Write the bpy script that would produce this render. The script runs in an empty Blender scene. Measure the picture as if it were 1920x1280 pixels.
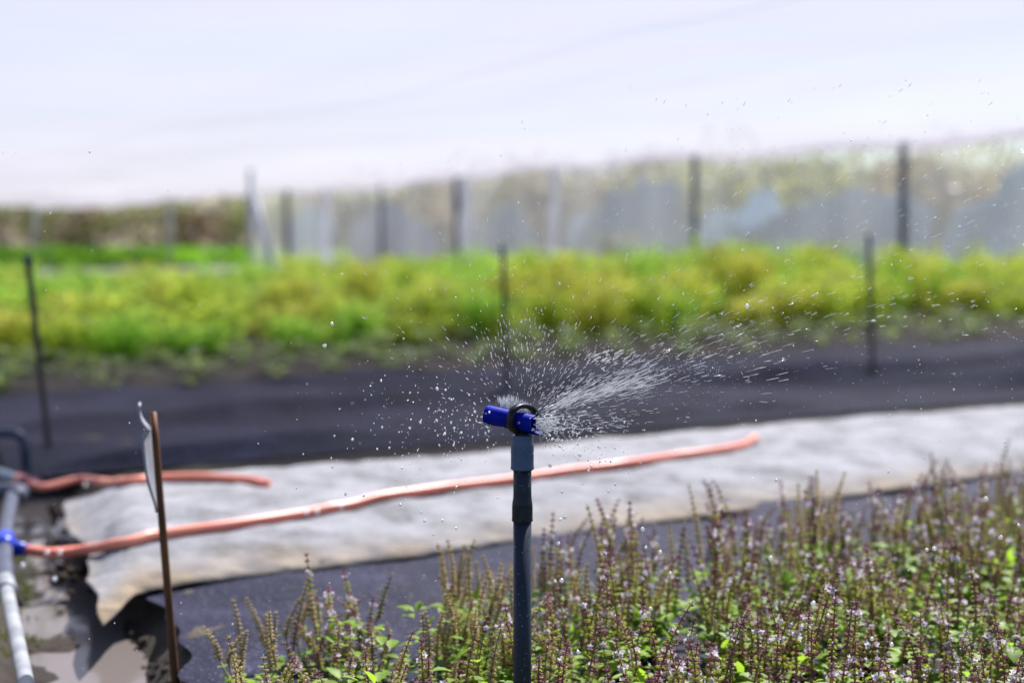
import bpy, math, random
import numpy as np
from mathutils import Vector, Matrix, noise
R = math.radians
random.seed(7); rng = np.random.default_rng(7)
SC = bpy.context.scene
COL = SC.collection

# ------------------------------------------------------------------ camera, sky, sun, exposure
CAMZ, FPX, PITCH = 0.60, 2667.0, math.atan(185 / 2667.0)
cd = bpy.data.cameras.new('camera'); cam = bpy.data.objects.new('camera', cd); COL.objects.link(cam)
cam.location = (0, 0, CAMZ); cam.rotation_euler = (math.pi / 2 - PITCH, 0, 0)
cd.lens = 50.0; cd.sensor_width = 36.0; cd.clip_start = 0.05; cd.clip_end = 4000
cd.dof.use_dof = True; cd.dof.focus_distance = 1.60; cd.dof.aperture_fstop = 2.7
SC.camera = cam
SUN_EL, SUN_AZ = R(52), R(24)
sund = Vector((math.cos(SUN_EL) * math.sin(SUN_AZ), math.cos(SUN_EL) * math.cos(SUN_AZ), math.sin(SUN_EL)))
w = bpy.data.worlds.new('World'); SC.world = w; w.use_nodes = True
nt = w.node_tree; bg = nt.nodes['Background']
sky = nt.nodes.new('ShaderNodeTexSky'); sky.sky_type = 'NISHITA'; sky.sun_disc = False
sky.sun_elevation = SUN_EL; sky.sun_rotation = SUN_AZ; sky.ozone_density = 4.0
nt.links.new(sky.outputs[0], bg.inputs[0]); bg.inputs[1].default_value = 0.085
sl = bpy.data.lights.new('sun', 'SUN'); sl.energy = 5.0; sl.angle = R(0.5); sl.color = (1, 0.975, 0.955)
so = bpy.data.objects.new('sun', sl); COL.objects.link(so); so.rotation_euler = sund.to_track_quat('Z', 'Y').to_euler()
SC.view_settings.view_transform = 'Standard'; SC.view_settings.look = 'None'
SC.view_settings.exposure = 0.75; SC.view_settings.gamma = 1.0
SC.render.engine = 'CYCLES'
SC.cycles.max_bounces = 7; SC.cycles.transparent_max_bounces = 14; SC.cycles.caustics_reflective = False
SC.cycles.caustics_refractive = False; SC.cycles.use_denoising = True; SC.cycles.sample_clamp_indirect = 6

# ------------------------------------------------------------------ helpers
UPV = Vector((0, math.sin(PITCH), math.cos(PITCH))); FWD = Vector((0, math.cos(PITCH), -math.sin(PITCH)))
def ray(px, py): return Vector(((px - 960) / FPX, 0, 0)) + UPV * ((640 - py) / FPX) + FWD
def at(px, py, d): return Vector((0, 0, CAMZ)) + ray(px, py) * d            # a point at depth d
def gp(px, py, z=0.0):                                                     # a point on the level z
    r = ray(px, py); return Vector((0, 0, CAMZ)) + r * ((z - CAMZ) / r.z)
B = Vector((0.837, 0.547, 0)); N = Vector((-0.547, 0.837, 0))             # along and across the beds
def st(s, t, z=0.0): return B * s + N * t + Vector((0, 0, z))
def to_st(p): return p.x * B.x + p.y * B.y, p.x * N.x + p.y * N.y
def sstep(a, b, x):
    x = min(1, max(0, (x - a) / (b - a))); return x * x * (3 - 2 * x)

class MB:
    def __init__(s): s.v = []; s.f = []; s.m = []; s.mi = 0
    def add(s, verts, faces, mi=None):
        o = len(s.v); s.v += [tuple(p) for p in verts]; s.f += [tuple(i + o for i in f) for f in faces]
        s.m += [s.mi if mi is None else mi] * len(faces)
    def box(s, c, sz, rot=None):
        x, y, z = (a / 2 for a in sz); c = Vector(c)
        vs = [Vector(q) for q in ((-x,-y,-z),(x,-y,-z),(x,y,-z),(-x,y,-z),(-x,-y,z),(x,-y,z),(x,y,z),(-x,y,z))]
        if rot: vs = [rot @ q for q in vs]
        s.add([q + c for q in vs], [(3,2,1,0),(4,5,6,7),(0,1,5,4),(1,2,6,5),(2,3,7,6),(3,0,4,7)])
    def tube(s, pts, rad, n=14, cap=True):
        pts = [Vector(p) for p in pts]
        if not hasattr(rad, '__len__'): rad = [rad] * len(pts)
        vs, fs = [], []; ref = None
        for i, p in enumerate(pts):
            d = (pts[min(i + 1, len(pts) - 1)] - pts[max(i - 1, 0)]).normalized()
            if ref is None: ref = d.orthogonal().normalized()
            ref = (ref - d * ref.dot(d)).normalized(); q = d.cross(ref)
            for k in range(n):
                a = 2 * math.pi * k / n; vs.append(p + (ref * math.cos(a) + q * math.sin(a)) * rad[i])
        for i in range(len(pts) - 1):
            for k in range(n): fs.append((i*n+k, i*n+(k+1)%n, (i+1)*n+(k+1)%n, (i+1)*n+k))
        if cap: fs.append(tuple(range(n))[::-1]); fs.append(tuple((len(pts)-1)*n + k for k in range(n)))
        s.add(vs, fs)
    def lathe(s, prof, n=48, M=None, cap=True):                           # prof: (radius, z)
        vs = [Vector((r * math.cos(2*math.pi*k/n), r * math.sin(2*math.pi*k/n), z)) for r, z in prof for k in range(n)]
        if M: vs = [M @ q for q in vs]
        fs = [(i*n+k, i*n+(k+1)%n, (i+1)*n+(k+1)%n, (i+1)*n+k) for i in range(len(prof)-1) for k in range(n)]
        if cap: fs.append(tuple(range(n))[::-1]); fs.append(tuple((len(prof)-1)*n + k for k in range(n)))
        s.add(vs, fs)
    def leaf(s, p, d, up, L, W, droop=0.3, mi=None):                      # ovate leaf of eight faces
        d = d.normalized(); side = d.cross(up)
        if side.length < 1e-4: side = d.orthogonal()
        side.normalize(); nn = side.cross(d)
        vs = []
        for f, wd in ((0, .06), (.25, .8), (.55, 1), (.8, .6), (1, .04)):
            c = p + d * (L * f) - nn * (droop * L * f * f)
            vs += [c - side * (W * wd / 2) + nn * (.14 * W * wd), c, c + side * (W * wd / 2) + nn * (.14 * W * wd)]
        fs = []
        for i in range(4): fs += [(3*i, 3*i+1, 3*i+4, 3*i+3), (3*i+1, 3*i+2, 3*i+5, 3*i+4)]
        s.add(vs, fs, mi)
    def quad(s, p, d, side, L, W, mi=None):
        s.add([p - side*W*.25, p + d*L*.5 - side*W*.5, p + d*L, p + d*L*.5 + side*W*.5], [(0,1,2,3)], mi)
    def bead(s, p, d, r, L, mi=None):                                     # six sided seed shape
        d = d.normalized(); a = d.orthogonal().normalized(); b = d.cross(a)
        vs = [p - d * L * .5]
        for h, rr in ((-.2, .9), (.2, .85)):
            for k in range(6):
                t = k * math.pi / 3; vs.append(p + d * (L * h) + (a * math.cos(t) + b * math.sin(t)) * r * rr)
        vs.append(p + d * L * .5)
        fs = [(0, 1+(k+1)%6, 1+k) for k in range(6)] + [(1+k, 1+(k+1)%6, 7+(k+1)%6, 7+k) for k in range(6)] + [(7+k, 7+(k+1)%6, 13) for k in range(6)]
        s.add(vs, fs, mi)
    def mesh(s, name, mats, smooth=True):
        me = bpy.data.meshes.new(name); me.from_pydata(s.v, [], s.f)
        for m in (mats if isinstance(mats, (list, tuple)) else [mats]): me.materials.append(m)
        me.polygons.foreach_set('material_index', s.m); me.polygons.foreach_set('use_smooth', [smooth] * len(s.f))
        me.update(); return me
    def build(s, name, mats, parent=None, smooth=True): return obj(name, s.mesh(name, mats, smooth), parent)

def obj(name, me, parent=None):
    o = bpy.data.objects.new(name, me); COL.objects.link(o)
    if parent: o.parent = parent
    return o
def tag(o, label, cat, group=None, kind=None):
    o['label'] = label; o['category'] = cat
    if group: o['group'] = group
    if kind: o['kind'] = kind
    return o
def thing(name, label, cat, loc=(0, 0, 0), group=None):
    o = bpy.data.objects.new(name, None); COL.objects.link(o); o.location = loc; o.empty_display_size = .05
    return tag(o, label, cat, group)
def autosmooth(o, ang=40):
    me = o.data
    me.set_sharp_from_angle(angle=R(ang)); return o
def smooth_path(pts, k=10):                                               # Catmull-Rom
    pts = [Vector(p) for p in pts]; out = []
    P = [pts[0] * 2 - pts[1]] + pts + [pts[-1] * 2 - pts[-2]]
    for i in range(1, len(P) - 2):
        for j in range(k):
            t = j / k; a, b, c, d = P[i-1:i+3]
            out.append(.5 * ((2*b) + (c - a)*t + (2*a - 5*b + 4*c - d)*t*t + (3*b - a - 3*c + d)*t**3))
    return out + [pts[-1]]

# ------------------------------------------------------------------ materials
def mat(name):
    m = bpy.data.materials.new(name); m.use_nodes = True; return m, m.node_tree, m.node_tree.nodes['Principled BSDF']
def nd(t, typ, **kw):
    n = t.nodes.new(typ)
    for k, v in kw.items(): setattr(n, k, v)
    return n
def tc(t, scale=(1, 1, 1), out='Object'):
    c = nd(t, 'ShaderNodeTexCoord'); m = nd(t, 'ShaderNodeMapping'); m.inputs['Scale'].default_value = scale
    t.links.new(c.outputs[out], m.inputs[0]); return m.outputs[0]
def nz(t, vec, scale, detail=5, rough=.55):
    n = nd(t, 'ShaderNodeTexNoise'); n.inputs['Scale'].default_value = scale; n.inputs['Detail'].default_value = detail
    n.inputs['Roughness'].default_value = rough
    t.links.new(vec, n.inputs['Vector']); return n.outputs[0]
def ramp(t, fac, stops):
    r = nd(t, 'ShaderNodeValToRGB'); e = r.color_ramp.elements
    while len(e) < len(stops): e.new(.5)
    for q, (p, c) in zip(e, stops): q.position = p; q.color = (*c, 1)
    t.links.new(fac, r.inputs[0]); return r.outputs[0]
def bump(t, p, h, strength, dist):
    b = nd(t, 'ShaderNodeBump'); b.inputs['Strength'].default_value = strength; b.inputs['Distance'].default_value = dist
    t.links.new(h, b.inputs['Height']); t.links.new(b.outputs[0], p.inputs['Normal']); return b
def mx(t, a, b, fac):
    m = nd(t, 'ShaderNodeMixRGB')
    for s, v in ((m.inputs[1], a), (m.inputs[2], b), (m.inputs[0], fac)):
        if isinstance(v, tuple): s.default_value = (*v, 1)
        elif isinstance(v, (int, float)): s.default_value = v
        else: t.links.new(v, s)
    return m.outputs[0]
def speck(name, c1, c2, scale, rough=.6, bs=.2, bd=.002, spec=.4, stretch=(1, 1, 1), lo=.35, hi=.65):
    m, t, p = mat(name); v = tc(t, stretch); n = nz(t, v, scale)
    t.links.new(ramp(t, n, [(lo, c1), (hi, c2)]), p.inputs['Base Color'])
    p.inputs['Roughness'].default_value = rough; p.inputs['Specular IOR Level'].default_value = spec
    bump(t, p, nz(t, v, scale * 4), bs, bd); return m
def leafmat(name, c1, c2, tr, scale=30, tmix=.5, rough=.45):
    m, t, p = mat(name); v = tc(t); oi = nd(t, 'ShaderNodeObjectInfo')
    c = ramp(t, nz(t, v, scale, 3), [(.35, c1), (.65, c2)])
    hs = nd(t, 'ShaderNodeHueSaturation'); t.links.new(c, hs.inputs['Color'])
    mr = nd(t, 'ShaderNodeMapRange'); mr.inputs['To Min'].default_value = .7; mr.inputs['To Max'].default_value = 1.25
    t.links.new(oi.outputs['Random'], mr.inputs['Value']); t.links.new(mr.outputs[0], hs.inputs['Value'])
    t.links.new(hs.outputs[0], p.inputs['Base Color']); p.inputs['Roughness'].default_value = rough
    p.inputs['Specular IOR Level'].default_value = .35
    tb = nd(t, 'ShaderNodeBsdfTranslucent'); tb.inputs[0].default_value = (*tr, 1)
    ms = nd(t, 'ShaderNodeMixShader'); ms.inputs[0].default_value = tmix
    t.links.new(p.outputs[0], ms.inputs[1]); t.links.new(tb.outputs[0], ms.inputs[2])
    t.links.new(ms.outputs[0], t.nodes['Material Output'].inputs[0]); return m
def netmat(name, open_lo, open_hi, col, stretch, scale, trans=.75):
    """woven net or thin film: part of the light goes straight through the gaps, the rest is scattered by the threads"""
    m, t, p = mat(name); t.nodes.remove(p); v = tc(t, stretch)
    n = nz(t, v, scale, 6, .6)
    mr = nd(t, 'ShaderNodeMapRange'); mr.inputs['From Min'].default_value = .36; mr.inputs['From Max'].default_value = .64
    mr.inputs['To Min'].default_value = open_lo; mr.inputs['To Max'].default_value = open_hi; t.links.new(n, mr.inputs['Value'])
    tr = nd(t, 'ShaderNodeBsdfTransparent'); tl = nd(t, 'ShaderNodeBsdfTranslucent'); df = nd(t, 'ShaderNodeBsdfDiffuse')
    tl.inputs[0].default_value = (*col, 1); df.inputs[0].default_value = (*col, 1)
    a = nd(t, 'ShaderNodeMixShader'); a.inputs[0].default_value = trans
    t.links.new(df.outputs[0], a.inputs[1]); t.links.new(tl.outputs[0], a.inputs[2])
    b = nd(t, 'ShaderNodeMixShader'); t.links.new(mr.outputs[0], b.inputs[0])
    t.links.new(a.outputs[0], b.inputs[1]); t.links.new(tr.outputs[0], b.inputs[2])
    t.links.new(b.outputs[0], t.nodes['Material Output'].inputs[0]); return m

# soil
M_SOIL, t, p = mat('soil'); v = tc(t)
c = ramp(t, nz(t, v, 3.0, 8, .65), [(.35, (.012, .007, .005)), (.52, (.028, .017, .012)), (.68, (.060, .040, .028))])
at_ = nd(t, 'ShaderNodeAttribute', attribute_name='bank')
c = mx(t, c, ramp(t, nz(t, v, 22, 6), [(.3, (.07, .055, .035)), (.5, (.16, .125, .09)), (.62, (.06, .085, .02)), (.75, (.22, .17, .12))]), at_.outputs['Fac'])
t.links.new(c, p.inputs['Base Color']); p.inputs['Roughness'].default_value = .85
bump(t, p, nz(t, v, 40, 8, .7), .9, .02)
# black weed mat
M_MAT, t, p = mat('black_weave'); v = tc(t)
c = ramp(t, nz(t, v, 5, 8, .7), [(.3, (.006, .006, .017)), (.55, (.014, .0145, .037)), (.75, (.042, .042, .085))])
c = mx(t, c, (.24, .24, .33), ramp(t, nz(t, v, 170, 3, .6), [(.58, (0, 0, 0)), (.70, (.6, .6, .6))]))
t.links.new(c, p.inputs['Base Color']); p.inputs['Roughness'].default_value = .7; p.inputs['Specular IOR Level'].default_value = .12
wv = nd(t, 'ShaderNodeTexWave'); wv.inputs['Scale'].default_value = 160; t.links.new(v, wv.inputs[0])
bump(t, p, nz(t, v, 26, 6), .55, .01)
# fleece
M_FLEECE, t, p = mat('white_fleece'); v = tc(t)
base = ramp(t, nz(t, v, 9, 6, .65), [(.32, (.15, .148, .153)), (.5, (.27, .268, .285)), (.68, (.34, .338, .36))])
at_ = nd(t, 'ShaderNodeAttribute', attribute_name='dirt')
stain = ramp(t, nz(t, v, 14, 6), [(.35, (.10, .07, .04)), (.65, (.34, .25, .15))])
t.links.new(mx(t, base, stain, at_.outputs['Fac']), p.inputs['Base Color']); p.inputs['Roughness'].default_value = .9
p.inputs['Specular IOR Level'].default_value = .15
bump(t, p, nz(t, tc(t, (1.0, 1.7, 1)), 17, 6), .5, .02)
M_CLOD = speck('crumbly_soil', (.028, .020, .015), (.10, .075, .055), 25, .9, .9, .01, .2)
M_WATER, t, p = mat('muddy_water')
p.inputs['Base Color'].default_value = (.17, .145, .135, 1); p.inputs['Roughness'].default_value = .12; p.inputs['IOR'].default_value = 1.33
bump(t, p, nz(t, tc(t), 14, 4), .12, .01)
M_HOSE, t, p = mat('coral_hose')
t.links.new(ramp(t, nz(t, tc(t), 6), [(.3, (.94, .25, .17)), (.7, (.97, .34, .22))]), p.inputs['Base Color'])
p.inputs['Roughness'].default_value = .33; p.inputs['Subsurface Weight'].default_value = .35; p.inputs['Subsurface Radius'].default_value = (.02, .006, .004)
M_PIPE = speck('grey_pipe', (.018, .023, .040), (.032, .038, .058), 55, .45, .06, .0006, .28, (1, 1, .35))
M_COLLAR = speck('blue_grey_plastic', (.08, .115, .21), (.11, .15, .26), 40, .42, .05, .0005, .28)
M_GRIME = speck('grimy_pipe', (.010, .010, .011), (.040, .040, .046), 70, .7, .3, .001, .3)
M_BLUE = speck('blue_plastic', (.001, .008, .26), (.002, .016, .42), 70, .45, .12, .0008, .10, lo=.3, hi=.7)
M_BLACK = speck('black_plastic', (.004, .004, .005), (.010, .010, .012), 120, .4, .25, .0008, .3)
M_PALE = speck('pale_pipe', (.20, .21, .23), (.34, .35, .38), 25, .45, .1, .001)
M_DPIPE = speck('slate_pipe', (.035, .042, .075), (.075, .085, .13), 30, .35, .1, .001)
M_MAROON = speck('maroon_plastic', (.16, .02, .06), (.25, .04, .08), 30, .4)
M_FITB = speck('blue_fitting', (.003, .025, .35), (.006, .05, .55), 30, .35)
M_STAKE = speck('weathered_stake', (.05, .022, .008), (.23, .085, .022), 22, .6, .4, .002, .35, (1, 1, .12))
M_STAKE2 = speck('dark_stake', (.030, .034, .036), (.085, .085, .085), 24, .7, .3, .002, .3, (1, 1, .15))
M_STAKE3 = speck('grey_brown_stake', (.06, .05, .042), (.15, .11, .085), 24, .7, .3, .002, .3, (1, 1, .15))
M_TAG = speck('white_tag', (.28, .27, .32), (.40, .39, .44), 20, .5, .1, .001)
M_POST = speck('dark_post', (.06, .072, .085), (.13, .145, .16), 8, .75, .3, .004, .3, (1, 1, .2))
M_STEEL = speck('galvanised_pipe', (.38, .42, .48), (.55, .60, .68), 9, .4, .1, .002, .5)
M_ROLL = netmat('rolled_net', .05, .2, (.86, .87, .90), (1, 1, .2), 9, .4)
M_CANOPY = netmat('canopy_net', .10, .42, (.385, .36, .395), (.16, .7, 1), .9, .95)
M_HEM = netmat('net_hem', .0, .06, (.40, .37, .415), (.3, .7, 1), 2, .9)
M_SIDE = netmat('side_net', .54, .70, (.62, .63, .60), (1, 1, .12), .8, .55)
M_WIRE = speck('net_wire', (.55, .57, .62), (.65, .67, .70), 9, .5)
M_TARP = [speck('tarp_blue', (.38, .43, .52), (.44, .49, .56), 2, .5, .4, .03),
          speck('tarp_pale', (.50, .64, .74), (.68, .80, .86), 2, .5, .4, .03),
          speck('tarp_slate', (.22, .25, .32), (.28, .31, .38), 2, .5, .4, .03)]
M_LEAF = leafmat('basil_leaf', (.19, .33, .025), (.31, .46, .035), (.40, .64, .045), 60, .5, .5)
M_MOSS = leafmat('moss', (.05, .07, .016), (.12, .13, .035), (.16, .20, .04), 40, .3, .7)
M_STEM = speck('basil_stem', (.13, .09, .05), (.18, .18, .06), 60, .6)
M_CAL_P = leafmat('purple_calyx', (.20, .085, .11), (.36, .18, .21), (.62, .28, .36), 160, .5, .25)
M_CAL_T = leafmat('tan_calyx', (.30, .25, .14), (.48, .41, .25), (.82, .70, .42), 160, .58, .22)
M_CAL_G = leafmat('green_calyx', (.24, .28, .07), (.40, .42, .12), (.80, .80, .22), 160, .58, .22)
M_PETAL = leafmat('lilac_petal', (.66, .57, .70), (.82, .75, .84), (.85, .76, .86), 100, .45, .6)
M_DILL = [leafmat('feathery_leaf', (.22, .30, .05), (.34, .43, .07), (.76, .92, .12), 3, .62),
          leafmat('bright_leaf', (.15, .31, .04), (.27, .43, .06), (.58, .92, .12), 3, .62),
          leafmat('olive_leaf', (.26, .30, .055), (.40, .43, .075), (.84, .88, .13), 3, .62)]
M_UMBEL = leafmat('yellow_umbel', (.44, .43, .07), (.58, .54, .09), (.80, .74, .12), 9, .45)
M_DSTEM = speck('green_stem', (.06, .10, .03), (.10, .15, .04), 9, .6)
M_SEED = leafmat('pale_green_leaf', (.13, .19, .055), (.24, .32, .10), (.42, .54, .17), 12, .5)
M_TREES = [leafmat('dry_leaf', (.17, .13, .085), (.28, .22, .14), (.42, .32, .18), 1.5, .4),
           leafmat('dull_leaf', (.12, .13, .055), (.21, .21, .10), (.36, .38, .13), 1.5, .4),
           leafmat('dark_leaf', (.035, .05, .026), (.075, .095, .045), (.14, .18, .07), 1.5, .35),
           leafmat('lime_leaf', (.17, .18, .06), (.27, .27, .10), (.46, .46, .13), 1.5, .4)]
M_BARK = speck('bark', (.05, .04, .032), (.13, .10, .08), 6, .85, .6, .02, .2, (1, 1, .2))
M_FARG = leafmat('field_leaf', (.05, .15, .012), (.10, .24, .018), (.26, .56, .03), 1.2, .45)
M_HILL = speck('dry_hillside', (.13, .10, .08), (.26, .20, .155), .18, .95, .6, .4, .1)
M_PALEG = speck('pale_ground', (.30, .27, .27), (.46, .42, .42), 1.2, .9, .4, .03, .1)
M_DROP, t, p = mat('clear_water')
p.inputs['Base Color'].default_value = (.95, .96, 1, 1); p.inputs['Roughness'].default_value = .06; p.inputs['IOR'].default_value = 1.33
p.inputs['Transmission Weight'].default_value = 1.0
tl = nd(t, 'ShaderNodeBsdfTranslucent'); tl.inputs[0].default_value = (.95, .96, 1, 1)
gl = nd(t, 'ShaderNodeBsdfGlossy'); gl.inputs[1].default_value = .22; gl.inputs[0].default_value = (.95, .97, 1, 1)
a = nd(t, 'ShaderNodeMixShader'); a.inputs[0].default_value = .72; b = nd(t, 'ShaderNodeMixShader'); b.inputs[0].default_value = .30
t.links.new(p.outputs[0], a.inputs[1]); t.links.new(tl.outputs[0], a.inputs[2]); t.links.new(a.outputs[0], b.inputs[1]); t.links.new(gl.outputs[0], b.inputs[2])
t.links.new(b.outputs[0], t.nodes['Material Output'].inputs[0])

# ------------------------------------------------------------------ ground: one sheet, finer near the camera
TR = [gp(*q, -.07) for q in ((170, 1420), (150, 1280), (122, 1120), (98, 1020), (62, 945), (-40, 880), (-300, 820))]
def trench_d(x, y):
    best = 1e9; side = 1
    for a, b in zip(TR[:-1], TR[1:]):
        ab = (b.x - a.x, b.y - a.y); L = ab[0]**2 + ab[1]**2
        k = min(1, max(0, ((x - a.x)*ab[0] + (y - a.y)*ab[1]) / L))
        dx, dy = x - a.x - ab[0]*k, y - a.y - ab[1]*k; d = dx*dx + dy*dy
        if d < best: best = d; side = 1 if ab[0]*dy - ab[1]*dx < 0 else -1
    return math.sqrt(best), side                                            # side 1: right of the trench, the beds
def ground_z(x, y):
    z = 0.0
    if -3 < x < 4 and 0 < y < 9:
        d, sd = trench_d(x, y)
        wob = .05 * noise.noise((x*5, y*5, 0))
        wd = .22 if sd < 0 else .17; z -= .078 * (1 - sstep(.05 + wob*.8, wd + wob*.8, d))
        if sd < 0: z += .02 * (1 - sstep(.2, .5, d))
        fade = 1 - sstep(3, 9, y)
        z += .016 * noise.noise((x*9, y*9, 3)) * (1 - sstep(.25, .6, d) if sd > 0 else 1) + .006 * noise.noise((x*30, y*30, 5)) * (1 if d < .5 else 0)
    s, t = x*B.x + y*B.y, x*N.x + y*N.y
    if 5.75 < t < 7.4 and s < 13: z += .02 * noise.noise((x*4, y*4, 9)) + .012
    return z
def axis(lo, hi, fine_lo, fine_hi, step):
    a = list(np.arange(fine_lo, fine_hi, step)); x, k = fine_hi, step
    while x < hi: a.append(x); k *= 1.16; x += k
    a.append(hi); x, k = fine_lo - step, step; pre = []
    while x > lo: pre.append(x); k *= 1.16; x -= k
    return [lo] + pre[::-1] + a
xs = axis(-900, 900, -1.7, .1, .022); ys = axis(-200, 1800, 1.5, 5.2, .024)
gm = MB(); gm.v = [(x, y, ground_z(x, y)) for y in ys for x in xs]; nx = len(xs)
gm.f = [(j*nx+i, j*nx+i+1, (j+1)*nx+i+1, (j+1)*nx+i) for j in range(len(ys)-1) for i in range(nx-1)]; gm.m = [0]*len(gm.f)
g = gm.build('ground', M_SOIL); g['kind'] = 'structure'
at_ = g.data.attributes.new('bank', 'FLOAT', 'POINT')
def bankv(x, y):
    if not (-3 < x < 1 and 1 < y < 6): return 0
    d, sd = trench_d(x, y)
    return sstep(.08, .2, d) * (1 if sd < 0 else .9 * (1 - sstep(.35, .6, d)))  # right side: brown mud, its colour also raised to lighten the trench shadow
at_.data.foreach_set('value', [bankv(x, y) for x, y, z in gm.v])

# water lying in the trench
wm = MB(); wl = TR
vs = []
for i, q in enumerate(smooth_path([Vector((q.x, q.y, 0)) for q in TR], 12)):
    for k in range(9): vs.append(q + Vector(((k/8 - .5) * .5, 0, -.054)))
n_ = len(vs) // 9
wm.add(vs, [(i*9+k, i*9+k+1, (i+1)*9+k+1, (i+1)*9+k) for i in range(n_-1) for k in range(8)])
wo = wm.build('water', M_WATER); wo['kind'] = 'structure'

# ------------------------------------------------------------------ weed mats (black woven sheets)
def sheet(name, corners_fn, ns, ntt, amp, freq, m, label, cat, z0=.012, ridge=0):
    b = MB(); vs = []
    for i in range(ns + 1):
        for j in range(ntt + 1):
            p = corners_fn(i / ns, j / ntt)
            z = z0 + amp * noise.noise((p.x*freq, p.y*freq*1.3, 7)) + amp * .5 * noise.noise((p.x*freq*3.1, p.y*freq*3.1, 2))
            s_, t_ = to_st(p); z += ridge * (math.exp(-((t_ - 4.55 - .10*noise.noise((s_*.6, 0, 3)))/.07)**2) + .6*math.exp(-((t_ - 3.75 - .12*noise.noise((s_*.5, 0, 6)))/.06)**2)) + ridge*.35*noise.noise((s_*1.6, t_*7, 4))
            e = min(i / 6, 1) * min(j / 4, 1) * min((ntt - j) / 4, 1)
            vs.append((p.x, p.y, max(z, .004) if e > .9 else .005 + e * max(z, .004)))
    b.add(vs, [(i*(ntt+1)+j, (i+1)*(ntt+1)+j, (i+1)*(ntt+1)+j+1, i*(ntt+1)+j+1) for i in range(ns) for j in range(ntt)])
    return tag(b.build(name, m), label, cat)
def lerp(a, b, k): return a + (b - a) * k
ul, ur_, ll, lr = gp(-70, 748), st(12.5, 5.60), gp(35, 900), st(12.5, 3.0)
def far_mat(u, v):
    L = lerp(ll, ul, v); Rr = lerp(lr, ur_, v); p = lerp(L, Rr, u)
    if u < .001: p = p + B * .05 * noise.noise((p.x*6, p.y*6, 1))
    return p
sheet('weed_mat', far_mat, 200, 90, .034, 1.3, M_MAT, 'wide black woven weed mat between the white fleece and the seedling strip', 'weed mat', ridge=.05)
def near_mat(u, v):
    a = lerp(gp(395, 1420), gp(285, 1098), v); b_ = lerp(st(7, .9), st(7, 2.43), v); p = lerp(a, b_, u)
    if u < .001: p = p + B * .05 * noise.noise((p.x*9, p.y*9, 4))
    return p
sheet('weed_mat', near_mat, 130, 44, .020, 2.6, M_MAT, 'black woven weed mat strip between the flowering basil and the white fleece', 'weed mat')

# ------------------------------------------------------------------ white fleece over the raised bed
LO = [(188, 1150), (300, 1108), (560, 1075), (760, 1050), (1000, 1015), (1400, 962), (1920, 888)]
UP = [(122, 935), (270, 912), (500, 898), (800, 876), (1100, 846), (1500, 808), (1920, 776)]
Lw = [gp(*q, .01) for q in LO]; Uw = [gp(*q, .015) for q in UP]
for A in (Lw, Uw):
    for _ in range(4): A.append(A[-1] + (A[-1] - A[-2]) * .9)
Lp = smooth_path(Lw, 26); Up = smooth_path(Uw, 26); NV = 34
BP = smooth_path([gp(*q, .02) for q in ((192, 1168), (170, 1092), (160, 1032), (120, 985), (122, 935))], NV)
def bnd(v_): return BP[min(len(BP) - 1, int(v_ * (len(BP) - 1) + .5))]
fm = MB(); vs = []; dirt = []
for i in range(len(Lp)):
    for j in range(NV + 1):
        v_ = j / NV; p = lerp(Lp[i], Up[i], v_)
        if i < 18: p = p + (bnd(v_) - lerp(Lp[0], Up[0], v_) + B * .02 * noise.noise((v_*9, 2, 0))) * (1 - i/18)
        prof = min(1, math.sin(math.pi * (.5 * min(v_/.5, 1)))) * min(1, math.sin(math.pi * .5 * min((1 - v_)/.2, 1)))
        endp = .12 + .88 * sstep(0, 24, i)
        s_, t_ = to_st(p)
        z = .017 + .056 * prof * endp + .007 * prof * noise.noise((s_*3.2, t_*7, 4)) + .0075 * prof * noise.noise((s_*9, t_*19, 1)) - .006*prof*abs(noise.noise((s_*4, t_*13 + s_*2, 11))) + .003*noise.noise((s_*25, t_*28, 1))
        vs.append((p.x, p.y, z))
        nn = noise.noise((s_*1.7, t_*3, 8)) * .5 + noise.noise((s_*6, t_*6, 3)) * .25
        e = (1 - sstep(.02, .20 + .12*nn, v_)) * (.55 + .6*nn + .35 * (1 - sstep(0, 60, i))) + .5 * (1 - sstep(0, 7, i)) * (.5 + nn) + .45 * (1 - sstep(.0, .1, 1 - v_)) * max(0, nn)
        dirt.append(min(1, max(0, e)))
q_ = NV + 1
fm.add(vs, [(i*q_+j, (i+1)*q_+j, (i+1)*q_+j+1, i*q_+j+1) for i in range(len(Lp)-1) for j in range(NV)])
fleece = tag(fm.build('fleece_cover', M_FLEECE), 'long white fleece with dirty brown edges laid over the raised bed', 'row cover')
fleece.data.attributes.new('dirt', 'FLOAT', 'POINT').data.foreach_set('value', dirt)
sm = fleece.modifiers.new('thickness', 'SOLIDIFY'); sm.thickness = .004; sm.offset = -1
FV = np.array(vs)
def rest_z(p):
    d = (FV[:, 0] - p.x)**2 + (FV[:, 1] - p.y)**2; i = int(d.argmin())
    return float(FV[i, 2]) if d[i] < .05**2 else max(ground_z(p.x, p.y), .012)

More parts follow.
